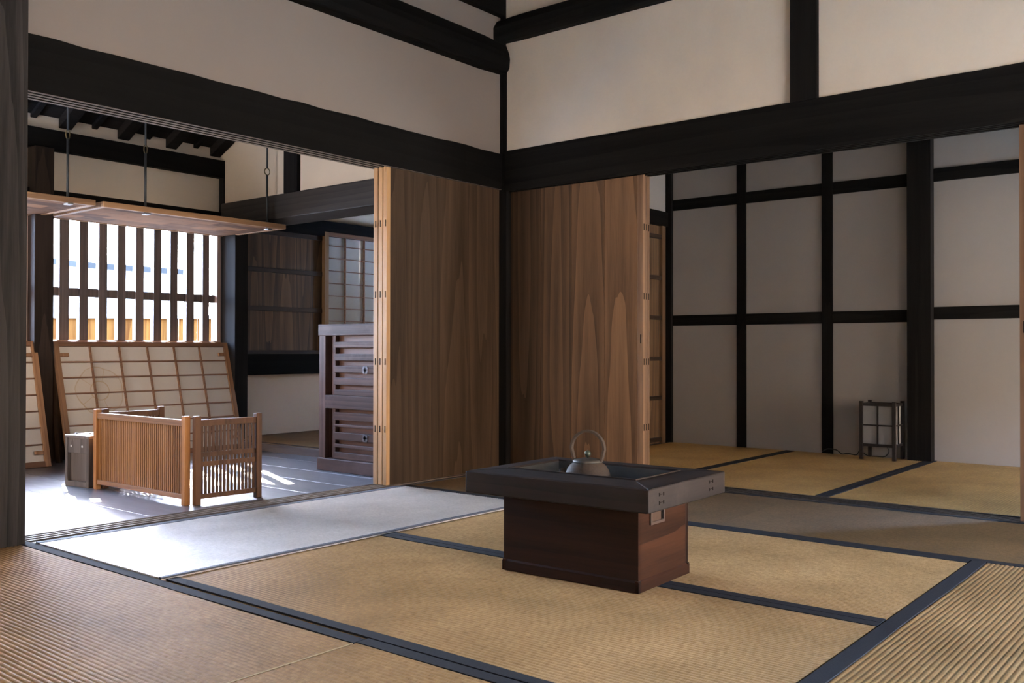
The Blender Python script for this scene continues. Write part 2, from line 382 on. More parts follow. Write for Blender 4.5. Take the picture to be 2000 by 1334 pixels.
# logs across the corner
def log(axis, a0, a1, c, w, zlo, zhi, n=26, bow=.0):
    prof = [(-.5,.12),(-.32,0),(.30,0),(.47,.16),(.5,.45),(.46,.62),(.24,.97),(-.24,1),(-.5,.62)]
    mb = MB(); vs = []; k = len(prof)
    for i in range(n+1):
        t = i/n; a = a0 + (a1-a0)*t
        j1 = .006*math.sin(t*9+1) + random.uniform(-.002,.002); j2 = .012*math.sin(t*2.2) + bow*math.sin(t*math.pi)
        sc = 1.0
        if i == n: sc = .90
        for (u, h) in prof:
            uu = c + u*w*sc + j1; zz = zlo + (.5+(h-.5)*sc)*(zhi-zlo) + j2
            vs.append((uu, a, zz) if axis == 'y' else (a, uu, zz))
    fs = []
    for i in range(n):
        for j in range(k):
            j2 = (j+1) % k; fs.append((i*k+j, i*k+j2, (i+1)*k+j2, (i+1)*k+j) if axis == 'y' else (i*k+j2, i*k+j, (i+1)*k+j, (i+1)*k+j2))
    fs.append(tuple(range(k))[::-1] if axis == 'y' else tuple(range(k))); fs.append(tuple(n*k+j for j in range(k)) if axis == 'y' else tuple(n*k+j for j in range(k))[::-1])
    mb.add(vs, fs); return mb
trim(log('y', -5.8, -.075, -.055, .13, 2.388, 2.585), BLK, 'black hewn log beam across the white plaster, lower one of the two', 'beam', .01)
trim(log('x', 5.6, -.125, -.085, .15, 2.575, 2.725), BLKX, 'black hewn log beam lying higher, above the right lintel', 'beam', .01)
trim(B(-.16, -.03, -5.8, -.09, 2.755, 2.95), BLK, 'black tie beam high above the hewn log in the corner', 'beam', .004)
trim(B(.02, 5.6, -.16, -.03, 2.86, 3.0), BLKX, 'black purlin high up above the right log beam', 'beam', .004)
tag(B(-.2, 5.8, -5.9, 2.15, 3.30, 3.36).build('ceiling', ROOF), 'sooty dark board ceiling over the mat room', 'ceiling', None, 'structure')
for i in range(8):
    x = .12 + i*.42
    trim(B(x, x+.06, -2.6, -.1, 3.0, 3.06), BLK, 'black ceiling pole, number %s from the corner' % ['one','two','three','four','five','six','seven','eight'][i] if False else 'black pole high under the ceiling, %s out from the corner' % ['first','second','third','fourth','fifth','sixth','seventh','eighth'][i], 'ceiling pole', .01, 'poles under the ceiling')
tag(B(-.2, 5.8, -5.9, 2.15, -.16, -.06).build('floor', SILLX), 'bare sub floor under the mats', 'floor', None, 'structure')

# ------------------------------------------------------------------ tatami mats
def tatami(label, x0, x1, y0, y1, axis, surf, heri=(.038, .038), z=0.0, hem=(0, 0), per=.0145, cloth=None, hz=.0016, group='rush mats on the mat room floor'):
    g = .0012; x0 += g; x1 -= g; y0 += g; y1 -= g
    r = root('tatami_mat', ((x0+x1)/2, (y0+y1)/2, z-.05), label, 'mat', group)
    lo, hi = (x0, x1) if axis == 'y' else (y0, y1)          # ribs repeat along this one
    a0, a1 = (y0, y1) if axis == 'y' else (x0, x1)
    s0 = lo + heri[0]; s1 = hi - heri[1]
    n = max(4, round((s1-s0)/per)); q = 6
    us = []; hs = []
    for i in range(n*q+1):
        t = i/q; ph = t - math.floor(t)
        us.append(s0 + (s1-s0)*i/(n*q)); hs.append(.0019*(abs(math.sin(math.pi*ph))**.55) - .0019)
    vs = []; fs = []
    m = 8
    for j in range(m+1):
        a = a0 + (a1-a0)*j/m
        for u, h in zip(us, hs):
            wob = .0016*math.sin(a*5.1+u*3)
            vs.append((u+wob, a, z+h) if axis == 'y' else (a, u+wob, z+h))
    k = len(us)
    for j in range(m):
        for i in range(k-1):
            f = (j*k+i, j*k+i+1, (j+1)*k+i+1, (j+1)*k+i); fs.append(f if axis == 'y' else f[::-1])
    mb = MB().add(vs, fs, True)
    mb.box(x0, x1, y0, y1, z-.05, z-.0035)
    # closing the two rib ends so that the weave reads as solid
    for j in (0, m):
        o = j*k
        for i in range(0, k-1):
            a, b = vs[o+i], vs[o+i+1]; zz = z-.004
            f = (0,1,2,3) if (j == 0) == (axis == 'y') else (3,2,1,0)
            mb.add([(a[0],a[1],zz), (b[0],b[1],zz), b, a], [f], False)
    mb.build('rush_surface', surf, r)
    for e in (0, 1):
        if hem[e]:
            u = a0 if e == 0 else a1 - .004
            mbh = MB().box(u, u+.004, s0, s1, z-.04, z+.0004) if axis == 'x' else MB().box(s0, s1, u, u+.004, z-.04, z+.0004)
            mbh.build('end_seam', STRAW, r)
    c = cloth or HERI
    for e, w in ((0, heri[0]), (1, heri[1])):
        if w <= 0: continue
        u0, u1 = (lo, lo+w) if e == 0 else (hi-w, hi)
        # a strip that waves a little along its inner edge
        nn = 30; vs2 = []; fs2 = []
        for j in range(nn+1):
            a = a0 + (a1-a0)*j/nn; d = .0018*math.sin(a*7+lo*13) + random.uniform(-.0006,.0006)
            p0, p1 = (u0, u1+d) if e == 0 else (u0-d, u1)
            for (u, h) in ((p0, -.004), (p0, hz), (p1, hz), (p1, -.004)):
                vs2.append((u, a, z+h) if axis == 'y' else (a, u, z+h))
        for j in range(nn):
            for i in range(4):
                i2 = (i+1) % 4; f = (j*4+i, (j+1)*4+i, (j+1)*4+i2, j*4+i2); fs2.append(f if axis == 'y' else f[::-1])
        e2 = [(0,1,2,3), tuple(nn*4+i for i in (3,2,1,0))]
        fs2 += e2 if axis == 'y' else [x[::-1] for x in e2]
        MB().add(vs2, fs2).build('cloth_border', c, r)
    return r
tatami('rush mat painted pale with window sheen, along the boarded floor sill', .006, .872, -2.885, -1.0, 'y', TAT_W, (.03, .016), .006, cloth=HERI_B)
tatami('golden rush mat under the near half of the hearth table', .876, 2.772, -2.872, -1.922, 'x', TAT_X)
tatami('golden rush mat under the far half of the hearth table', .876, 2.772, -1.922, -.968, 'x', TAT_X)
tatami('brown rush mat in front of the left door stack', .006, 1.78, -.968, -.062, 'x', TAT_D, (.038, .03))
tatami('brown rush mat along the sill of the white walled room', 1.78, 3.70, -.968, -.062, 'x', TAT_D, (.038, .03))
tatami('rush mat in the near left foreground, touching the weathered post', -.05, 1.82, -3.83, -2.886, 'x', TAT_X, hem=(0, 1))
tatami('rush mat at the bottom edge, right of the pale end seam', 1.82, 3.72, -3.83, -2.876, 'x', TAT_X)
tatami('rush mat with coarse ribs in the right foreground', 2.776, 3.73, -2.872, -.968, 'y', TAT_Y, (.045, .038))
tatami('rush mat at the far right of the mat room', 3.734, 4.68, -2.872, -.968, 'y', TAT_Y)
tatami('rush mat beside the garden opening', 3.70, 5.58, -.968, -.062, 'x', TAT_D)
tatami('rush mat beside the veranda opening', 4.684, 5.58, -2.872, -.968, 'y', TAT_Y)
tatami('rush mat behind the near foreground mat', -.04, 1.82, -4.79, -3.832, 'x', TAT_X)
tatami('rush mat under the viewer', 1.82, 3.72, -4.79, -3.832, 'x', TAT_X)
tatami('rush mat on the garden side of the viewer', 3.73, 5.58, -4.79, -2.876, 'x', TAT_X)
tatami('rush mat along the back wall', -.04, 5.58, -5.78, -4.792, 'x', TAT_X)

# ------------------------------------------------------------------ sliding door stacks
def slots(mb, pts, axis, face, w=.006, h=.035):
    for (u, z) in pts:
        if axis == 'y': mb.box(u-w/2, u+w/2, face-.0015, face+.004, z-h/2, z+h/2)
        else: mb.box(face-.004, face+.0015, u-w/2, u+w/2, z-h/2, z+h/2)
ZS = (.405, .815, 1.10+.13, 1.60)
labs = ['front', 'middle', 'rear']
for i, (x0, x1) in enumerate(((-.102, -.074), (-.138, -.108), (-.176, -.145))):
    y0, y1 = -1.033, -.097
    r = root('door_%d' % (i+1), ((x0+x1)/2, (y0+y1)/2, .002), 'wooden sliding door of the left stack, %s panel' % ['front board-faced', 'middle', 'rearmost'][i], 'door', 'left stack of sliding doors', kind='structure')
    B(x0+.001, x1-.002, y0+.026, y1, .002, 1.701).build('board_panel', DOORA, r)
    st = B(x0, x1, y0, y0+.026, .002, 1.705).build('stile', EDGE, r, .0015, label='pale door edge')
    mb = MB(); slots(mb, [((x0+x1)/2 + (.004 if i == 0 else 0), z) for z in (.30, .66, 1.02, 1.40)], 'y', y0); mb.build('tenon_slots', SLOT, st)
for i, (y0, y1) in enumerate(((-.057, -.032), (-.025, -.002), (.006, .030))):
    x0, x1 = -.018, .915 - .004*i
    r = root('door_%d' % (i+4), ((x0+x1)/2, (y0+y1)/2, .002), 'wooden sliding door of the right stack, %s panel' % ['front plank-faced', 'middle', 'rearmost'][i], 'door', 'right stack of sliding doors', kind='structure')
    mb = MB()
    xs = [x0, .212, .438, .664, x1-.036]
    for a, b in zip(xs, xs[1:]): mb.box(a+.0012, b-.0012, y0+.0015, y1-.001, .002, 1.69)
    mb.box(x0, x1-.03, y0+.006, y1-.004, .002, 1.69)
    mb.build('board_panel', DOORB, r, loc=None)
    st = B(x1-.036, x1, y0, y1, .002, 1.692).build('stile', wood('stile_%d' % i, (.12,.06,.03,1), (.30,.17,.09,1), 'z', .45, .4, grain=.3) , r, .0015)
    mb = MB(); slots(mb, [((y0+y1)/2, z) for z in (.30, .66, 1.02, 1.40)], 'x', x1)
    if i == 0: mb.box(x1-.016, x1-.010, y0-.001, y0+.003, .76, .81)
    mb.build('tenon_slots', SLOT, st)
r = root('door_7', (3.2, -.02, .002), 'wooden sliding door cut by the right edge of the picture', 'door', kind='structure')
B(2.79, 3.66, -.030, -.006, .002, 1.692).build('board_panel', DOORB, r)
st = B(2.752, 2.79, -.034, -.004, .002, 1.70).build('stile', wood('stile_r', (.10,.05,.025,1), (.24,.13,.065,1), 'z', .45, .4, grain=.3), r, .0015)
B(2.766, 2.772, -.036, -.030, .80, .85).build('tenon_slots', SLOT, st)

# ------------------------------------------------------------------ white walled far room
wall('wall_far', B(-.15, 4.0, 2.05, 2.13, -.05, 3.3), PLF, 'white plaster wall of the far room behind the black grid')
for (a, b, pr, lab) in ((-.165, -.077, .03, 'thin black corner post at the left end of the white wall'), (.467, .542, .014, 'first narrow black upright on the white wall'),
                    (1.116, 1.193, .014, 'second narrow black upright on the white wall'), (1.712, 1.862, .075, 'broad black post on the white wall beside the paper lantern'), (2.62, 2.70, .014, 'black upright behind the door at the picture edge')):
    trim(B(a, b, 2.05-pr, 2.06, -.03, 3.0), BLKZ, lab, 'post', .002)
for (z0, z1, lab) in ((1.822, 1.906, 'upper'), (.915, .997, 'lower')):
    trim(B(-.08, 1.72, 2.038, 2.06, z0, z1), BLKX, '%s black rail across the white wall, left of the broad post' % lab, 'rail', .001)
    trim(B(1.85, 3.9, 2.038, 2.06, z0+.013, z1+.014), BLKX, '%s black rail across the white wall, right of the broad post' % lab, 'rail', .001)
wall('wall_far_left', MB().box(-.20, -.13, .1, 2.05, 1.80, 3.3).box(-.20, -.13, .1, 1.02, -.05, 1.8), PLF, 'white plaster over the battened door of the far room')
trim(B(-.20, -.105, .1, 2.02, 1.695, 1.81), BLK, 'black header above the battened door', 'lintel', .002)
r = root('door_8', (-.12, 1.5, .0), 'brown battened door seen narrowly past the right door stack', 'door', kind='structure')
B(-.16, -.13, 1.02, 1.985, .0, 1.695).build('board_panel', DOORC, r)
for (a, b) in ((1.02, 1.07), (1.925, 1.975)): B(-.135, -.102, a, b, .0, 1.695).build('stile', wood('dstile%d' % int(a*100), (.13,.07,.035,1), (.27,.16,.08,1), 'z', grain=.3), r, .002)
for z in (.03, .353, .657, .976, 1.288, 1.608): B(-.132, -.108, 1.07, 1.925, z-.016, z+.016).build('batten', DARKBAT, r, .002)
wall('wall_far_right', MB().box(3.95, 4.05, .0, 2.1, 1.75, 3.3).box(3.95, 4.05, 0, 1.05, -.05, 1.75).box(3.95, 4.05, 2.0, 2.1, -.05, 1.75).box(3.95, 4.05, 1.05, 2.0, 1.62, 1.75), PLF, 'plaster wall with an added garden opening in the far room')  # unseen opening added to light the far wall from the right
seams = (-.10, .885, 1.845, 2.80, 3.95)
fl = ['far room mat at the left, in front of the first narrow upright', 'far room mat in front of the paper lantern', 'far room mat at the right, in front of the bright plaster', 'far room mat beside its garden opening']
for i in range(4): tatami(fl[i], seams[i], seams[i+1], .105, 2.045, 'y', TAT_F, (.012 if i == 0 else .032, .032), group='rush mats in the far room')

# paper lantern
lx, ly = 1.565, 1.925
r = root('floor_lantern', (lx, ly, 0), 'small square paper floor lantern with black wood frame, unlit', 'lantern')
px = (lx-.106, lx+.106); py = (ly-.088, ly+.088)
for x in px:
    for y in py: B(x-.011, x+.011, y-.011, y+.011, .002, .388).build('leg', LAMPW, r, .001)
fr = MB()
for (z0, z1) in ((.356, .374), (.225, .234), (.090, .107)):
    for y in py: fr.box(px[0], px[1], y-.005, y+.005, z0, z1)
    for x in px: fr.box(x-.005, x+.005, py[0], py[1], z0, z1)
for y in py: fr.box(lx-.005, lx+.005, y-.004, y+.004, .10, .365)
for x in px: fr.box(x-.004, x+.004, ly-.005, ly+.005, .10, .365)
fr.build('lattice_frame', LAMPW, r)
pp = MB()
for y, d in ((py[0]+.005, .001), (py[1]-.006, .001)): pp.box(px[0]+.008, px[1]-.008, y, y+d, .10, .364)
for x in (px[0]+.005, px[1]-.006): pp.box(x, x+.001, py[0]+.008, py[1]-.008, .10, .364)
pp.build('paper_shade', PAPER_L, r)
B(px[0], px[1], py[0], py[1], .088, .093).build('base_board', LAMPW, r)
pts = [(lx+.02, ly+.03, .09), (lx+.03, ly+.05, .05), (lx+.0, ly+.06, .012), (lx-.06, ly+.085, .006), (lx-.13, ly+.095, .008), (lx-.17, ly+.08, .04), (lx-.20, ly+.09, .006), (lx-.26, ly+.095, .012), (lx-.30, ly+.09, .006), (lx-.34, ly+.095, .03), (lx-.40, ly+.09, .034), (lx-.44, ly+.095, .012)]
def smooth(pts, n=6):
    out = []; P = [Vector(p) for p in pts]
    for i in range(len(P)-1):
        p0 = P[max(i-1,0)]; p1 = P[i]; p2 = P[i+1]; p3 = P[min(i+2,len(P)-1)]
        for k in range(n):
            t = k/n; out.append(.5*((2*p1)+(-p0+p2)*t+(2*p0-5*p1+4*p2-p3)*t*t+(-p0+3*p1-3*p2+p3)*t**3))
    out.append(P[-1]); return out
MB().tube(smooth(pts), .0035, 6).build('power_cord', CABLE, r)

# ------------------------------------------------------------------ hearth table and kettle
HX, HY = 1.861, -1.926
r = root('hearth_table', (HX, HY, .0018), 'dark wooden hearth table with a wide overhanging rim and a sunken metal fire pit', 'hearth', rot=(0, 0, R(1.7)))
def hb(mb, name, mat, parent=r, bevel=.0, label=None): return mb.build(name, mat, parent, bevel, local=True, label=label)
bw, bd = .2525, .161
mb = MB()
hb(B(-bw, bw, -bd, -bd+.018, .03, .258), 'side_board', HBOX)
hb(B(-bw, bw, bd-.018, bd, .03, .258), 'side_board', HBOX)
hb(B(bw-.018, bw, -bd+.0005, bd-.0005, .03, .258), 'end_board', HBOXY, label='reddish end board with a recessed handle')
hb(B(-bw, -bw+.018, -bd+.0005, bd-.0005, .03, .258), 'end_board', HBOXY)
sk = MB().prism([(-bd-.004, 0), (-bd-.004, .030), (-bd, .036), (-bd+.01, .036), (-bd+.01, 0)], 'x', -bw-.004, bw+.004)
hb(sk, 'plinth', HBOX, bevel=.001)
sk = MB().prism([(bd-.01, 0), (bd-.01, .036), (bd, .036), (bd+.004, .030), (bd+.004, 0)], 'x', -bw-.004, bw+.004); hb(sk, 'plinth', HBOX)
for s in (1, -1): hb(MB().prism([(s*(bw-.01), 0), (s*(bw-.01), .036), (s*bw, .036), (s*(bw+.004), .030), (s*(bw+.004), 0)][::s], 'y', -bd-.004, bd+.004), 'plinth', HBOXY if s > 0 else HBOXY, bevel=.001)
tw, td, z0, z1 = .339, .256, .2565, .327
ix0, ix1, iy0, iy1 = -.262, .214, -.112, .172         # opening of the pit
cor = [(-tw,-td), (tw,-td), (tw,td), (-tw,td)]; inn = [(ix0,iy0), (ix1,iy0), (ix1,iy1), (ix0,iy1)]
for i in range(4):
    j = (i+1) % 4
    poly = [cor[i], cor[j], inn[j], inn[i]]
    mb = MB().prism(poly, 'z', z0, z1)
    hb(mb, 'rim_board', HEARTH if i % 2 == 0 else HEARTHY, bevel=.004)
# raised inner lip and metal lining
for (a, b, c, d) in ((ix0-.006, ix1+.006, iy0-.006, iy0), (ix0-.006, ix1+.006, iy1, iy1+.006), (ix0-.006, ix0, iy0, iy1), (ix1, ix1+.006, iy0, iy1)):
    hb(B(a, b, c, d, z1-.004, z1+.004), 'pit_lip', HEARTHY, bevel=.001)
ln = MB()
for (a, b, c, d) in ((ix0, ix1, iy0, iy0+.003), (ix0, ix1, iy1-.003, iy1), (ix0, ix0+.003, iy0, iy1), (ix1-.003, ix1, iy0, iy1)): ln.box(a, b, c, d, .17, z1-.003)
hb(ln, 'pit_lining', COPPER, label='grey green metal lining of the pit')
# ash bed, gently mounded
nx = 24; vs = []; fs = []
for i in range(nx+1):
    for j in range(nx+1):
        x = ix0+.003 + (ix1-ix0-.006)*i/nx; y = iy0+.003 + (iy1-iy0-.006)*j/nx
        vs.append((x, y, .205 + .006*math.sin(x*23)*math.sin(y*31) + random.uniform(-.001,.001)))
for i in range(nx):
    for j in range(nx): fs.append((i*(nx+1)+j, (i+1)*(nx+1)+j, (i+1)*(nx+1)+j+1, i*(nx+1)+j+1))
am = MB().add(vs, fs, True); am.box(ix0, ix1, iy0, iy1, .17, .19)
hb(am, 'ash_bed', ASH)
# recessed handle on the right end
hx = bw; hy0, hy1, hz0, hz1 = -.093, -.005, .192, .238
fr = MB()
fr.box(hx-.004, hx+.006, hy0, hy1, hz1-.008, hz1).box(hx-.004, hx+.006, hy0, hy1, hz0, hz0+.009).box(hx-.004, hx+.006, hy0, hy0+.009, hz0, hz1).box(hx-.004, hx+.006, hy1-.008, hy1, hz0, hz1)
h = hb(fr, 'recessed_handle', wood('handle_frame', (.04,.024,.018,1), (.13,.085,.065,1), 'y', .4, .4, grain=.2), bevel=.0015)
B(hx-.002, hx+.001, hy0+.006, hy1-.006, hz0+.006, hz1-.006).build('handle_plate', plain('handle_plate', (.10,.05,.025,1), .4, .5, .3, nz=(.05,.035,.028,1), scale=80), h, local=True)
B(hx-.001, hx+.0018, hy1-.017, hy1-.007, hz0+.008, hz1-.008).build('finger_hole', SLOT, h, local=True)
for cy in (-.178, .150):
    tn = MB()
    for dy in (-.013, .013):
        for dz in (-.012, .012): tn.box(tw-.004, tw+.0008, cy+dy-.0028, cy+dy+.0028, .293+dz-.005, .293+dz+.005)
    tn.box(tw-.004, tw+.0006, cy-.009, cy+.009, .304, .3055).box(tw-.004, tw+.0006, cy-.009, cy+.009, .281, .2825)
    hb(tn, 'tenon_slots', SLOT)


KX, KY = 1.814, -1.900
KR = math.radians(14)
r = root('kettle', (KX, KY, .205), 'rust brown iron kettle with an arched handle, in the hearth pit', 'kettle')
prof = [(.026,0), (.046,.003), (.062,.018), (.072,.045), (.0765,.072), (.0765,.094), (.0735,.111), (.067,.126), (.058,.138), (.049,.144), (.047,.146), (.02,.147)]
MB().lathe(prof, (KX, KY, .205), 48).build('body', IRON, r)
lid = MB().lathe([(.047,.1455), (.0495,.148), (.0485,.1525), (.044,.156), (.025,.1595), (.007,.1605)], (KX, KY, .205), 40).build('lid', IRON2, r)
kn = MB().lathe([(.004,.160), (.004,.164), (.007,.1655), (.0105,.171), (.011,.1755), (.0095,.181), (.005,.1855), (.0015,.187)], (KX, KY, .205), 24).build('knob', PATINA, lid, label='green patinated round knob')
dx, dy = math.cos(KR), math.sin(KR)
hp = []
for i in range(33):
    t = math.pi*(-.22 + 1.44*i/32)
    u = .0575*math.cos(t); w = .0575*math.sin(t)
    if w < 0: u = math.copysign(.0575 - abs(w)*.28, u)
    hp.append((u, w*1.05 + .3945))
# flat strap handle
vs = []; fs = []
for i, (u, z) in enumerate(hp):
    a = hp[max(i-1,0)]; b = hp[min(i+1, len(hp)-1)]
    du, dz = b[0]-a[0], b[1]-a[1]; l = math.hypot(du, dz); nu, nz_ = -dz/l, du/l
    for (p, q) in ((-.0095,-.0038), (.0095,-.0038), (.0095,.0038), (-.0095,.0038)):
        vs.append((KX + dx*(u+nu*q) - dy*p, KY + dy*(u+nu*q) + dx*p, z+nz_*q))
n = len(hp)
for i in range(n-1):
    for j in range(4): fs.append((i*4+j, (i+1)*4+j, (i+1)*4+(j+1)%4, i*4+(j+1)%4))
fs += [(0,1,2,3), tuple((n-1)*4+j for j in (3,2,1,0))]
MB().add(vs, fs).build('handle', plain('handle_iron', (.06,.045,.036,1), .6, .35, .1, nz=(.10,.075,.06,1), scale=120), r, .001)
for s in (1, -1):
    lg = MB()
    c = Vector((KX + dx*s*.0535, KY + dy*s*.0535, .350)); lg.bar(c - Vector((0,0,.014)), c + Vector((0,0,.013)), .008, .013)
    lg.build('handle_lug', IRON, r, .002)
sp = [Vector((KX - dx*.060, KY - dy*.060, .292)), Vector((KX - dx*.077, KY - dy*.077, .302)), Vector((KX - dx*.087, KY - dy*.087, .315)), Vector((KX - dx*.092, KY - dy*.092, .326))]
MB().tube(smooth(sp, 4), [.018,.0175,.017,.0165,.016,.015,.0145,.014,.0135,.013,.0125,.012,.0115], 14).build('spout', IRON, r)

# ------------------------------------------------------------------ boarded shop room: shell
FX = -2.55
fb = MB()
for i in range(20):
    y0 = -5.73 + i*.285
    fb.box(-2.75, -.185, max(y0, -5.8)+.0015, min(y0+.285, -.40)-.0015, -.04, 0)
fb.box(-2.75, -.185, -5.8, -.40, -.10, -.012)
tag(fb.build('floor', FLOORW, None, .0015, loc=(0, 0, 0)), 'dark polished floorboards lit blue white by the lattice window', 'floor', None, 'structure')
tag(B(-2.70, -.16, -.40, 2.06, -.10, .008).build('floor', SILLX), 'sub floor under the raised mat platform', 'floor', None, 'structure')
# front wall
def front(y0, y1, z0, z1, mat, nm, lab, x0=-2.62, x1=FX): return wall(nm, B(x0, x1, y0, y1, z0, z1), mat, lab)
front(-5.8, -.40, 1.74, 2.6, PLS, 'wall_front', 'plaster of the street wall above the raised shutters')
front(-5.8, -.40, -.1, .70, DARKB, 'wall_front', 'boarded street wall below the lattice window')
front(-.40, 2.06, -.1, .53, PLW, 'wall_front', 'low white plaster panel behind the folding screen')
front(-.40, 2.06, 1.78, 2.9, PLS, 'wall_front', 'plaster above the dark boarded partition')
wall('wall_street_boards', B(-2.64, -2.56, -.40, .57, .5, 1.8), DARKB, 'outer boarding behind the dark partition')
bays = ((-1.685, -.405), (-3.09, -1.81))
front(-5.8, -3.21, .70, 1.75, DARKB, 'wall_front', 'boarded street wall beyond the leftmost lattice window')
posts = ((-1.81, -1.692, 'dark post between the two lattice windows'), (-3.21, -3.095, 'dark post beyond the leftmost lattice window'))
for (a, b, lab) in posts: trim(B(-2.60, -2.44, a, b, -.05, 2.006), wood('street_post', (.010,.007,.0055,1), (.042,.027,.020,1), 'z', .75, .1, grain=.3), lab, 'post', .003)
trim(B(-2.60, -2.36, -.402, -.29, -.05, 2.5), BLKZ, 'black corner post between the lattice window and the dark boards', 'post', .003)
trim(B(-2.60, -2.49, -5.8, -.375, 2.005, 2.135), BLK, 'black beam over the plaster band of the street wall', 'beam', .003)
trim(B(-2.58, -2.52, -5.8, -.40, 1.575, 1.752), BLK, 'black header just above the raised shutters', 'lintel', .003)
trim(B(-2.545, -2.49, -.420, -.385, 1.75, 2.02), BLKZ, 'thin black strip closing the plaster band at the corner', 'post')
# lattice windows
bars = [(-1.603,-1.540),(-1.470,-1.412),(-1.338,-1.280),(-1.206,-1.147),(-1.074,-1.015),(-.939,-.881),(-.811,-.752),(-.682,-.620),(-.549,-.494)]
wl = ['barred lattice window above the leaning crest screen', 'barred lattice window at the left, mostly behind the weathered post', 'barred lattice window out along the street wall']
for k, (y0, y1) in enumerate(bays):
    w = root('window_%d' % (k+1), (FX, (y0+y1)/2, .70), wl[k], 'window', 'lattice windows of the street wall', kind='structure')
    d = y1 - (-.405)
    for (a, b) in bars: B(-2.598, -2.552, a+d, b+d, .775, 1.60).build('bar', LATT, w, .002)
    B(-2.612, -2.535, y1-.034, y1, .70, 1.60).build('jamb', LATT_L, w, .002, label='jamb painted pale for daylight')
    B(-2.612, -2.535, y0, y0+.034, .70, 1.60).build('jamb', LATT_L, w, .002)
    B(-2.583, -2.566, y0+.03, y1-.03, 1.073, 1.129).build('cross_rail', LATT, w)
    B(-2.64, -2.53, y0, y1, .70, .780).build('window_sill', SHUTF, w, .003)
    B(-2.60, -2.54, y0, y1, .758, .786).build('sill_track', SHOJI_H, w, .002)

# raised shutters and their rods
def shutter(y0, y1, label):
    r = root('raised_shutter', (-2.17, (y0+y1)/2, 1.57), label, 'shutter', 'shutters raised flat under the street wall')
    x0, x1, z = -2.545, -1.80, 1.57
    B(x0+.02, x1-.02, y0+.02, y1-.02, z+.004, z+.016).build('board_panel', SHUT, r)
    B(x1-.03, x1, y0, y1, z, z+.034).build('frame_rail', SHUTF, r, .003)
    B(x0, x0+.03, y0, y1, z, z+.034).build('frame_rail', SHUTF, r, .003)
    for a in (y0, y1-.03): B(x0+.03, x1-.03, a, a+.03, z, z+.034).build('frame_stile', SHUTF, r, .003)
    mb = MB()
    for i in range(1, 7): mb.box(x0+.03, x1-.03, y0+(y1-y0)*i/7-.012, y0+(y1-y0)*i/7+.012, z+.016, z+.028)
    mb.build('battens', SHUTF, r)
    return r
shutter(-1.70, -.372, 'raised shutter of weathered boards above the main lattice window')
shutter(-3.10, -1.745, 'raised shutter of weathered boards at the left, cut off by the post')
for (x, y, top, lab, nm) in ((-1.815, -1.905, 2.62, 'left one of the thin hanging rods, holding the cut off shutter', 0), (-1.84, -1.41, 2.62, 'middle hanging rod with a brass ring in front of the plaster band', 1), (-1.855, -.493, 2.62, 'right hanging rod with an open ring, holding the shutter corner', 2), (-1.84, -2.9, 2.62, 'hanging rod out along the left shutter', 3)):
    r = root('hanging_rod', (x, y, 1.56), lab, 'rod', 'rods holding the raised shutters')
    MB().tube([(x, y, 1.562), (x, y, 1.94)], .0075, 10).build('lower_rod', ROD, r)
    MB().tube([(x, y, 1.99), (x, y, top)], .0065, 10).build('upper_rod', ROD, r)
    ring = [(x, y+.011*math.sin(t), 1.966+.028*math.cos(t)) for t in [2*math.pi*i/20 for i in range(20)]] if nm < 2 else [(x, y+.022*math.sin(t), 1.966+.024*math.cos(t)) for t in [2*math.pi*i/20 for i in range(20)]]
    MB().tube(ring, .0035, 8, True).build('link_ring', BRASS, r, label='small brass coloured link' if nm < 2 else None)
    B(x-.012, x+.04, y-.018, y+.018, 1.557, 1.566).build('hook_foot', STEEL, r, .002)

# X beam between the shop and the platform
xb = trim(B(-2.50, -.16, -.432, -.30, 1.640, 1.812), wood('greyed_beam', (.012,.010,.009,1), (.045,.038,.034,1), 'x', .55, .35, grain=.3), 'black cross beam between the boarded room and the mat platform', 'beam', .006)
trim(MB().prism([(-.426, 1.640), (-.30, 1.612), (-.30, 1.641)][::-1], 'x', -2.4, -.16), wood('beam_under', (.02,.017,.015,1), (.07,.06,.053,1), 'x', .5, .4, grain=.2), 'worn lower edge of the cross beam', 'beam')
trim(B(-1.748, -1.600, -.436, -.38, 1.81, 3.2), BLKZ, 'black upright on the cross beam', 'post', .003)
wall('wall_gable', B(-2.55, -.16, -.405, -.33, 1.805, 3.3), PLS, 'pale gable plaster above the cross beam')
wall('wall_shop_end', MB().box(-2.7, -.15, -5.9, -5.8, 1.9, 3.3).box(-2.7, -.15, -5.9, -5.8, -.05, .3).box(-2.7, -2.2, -5.9, -5.8, .3, 1.9).box(-.5, -.15, -5.9, -5.8, .3, 1.9), PLS, 'end wall of the boarded room with an added unseen opening for light')  # unseen end opening added to light the faces turned this way

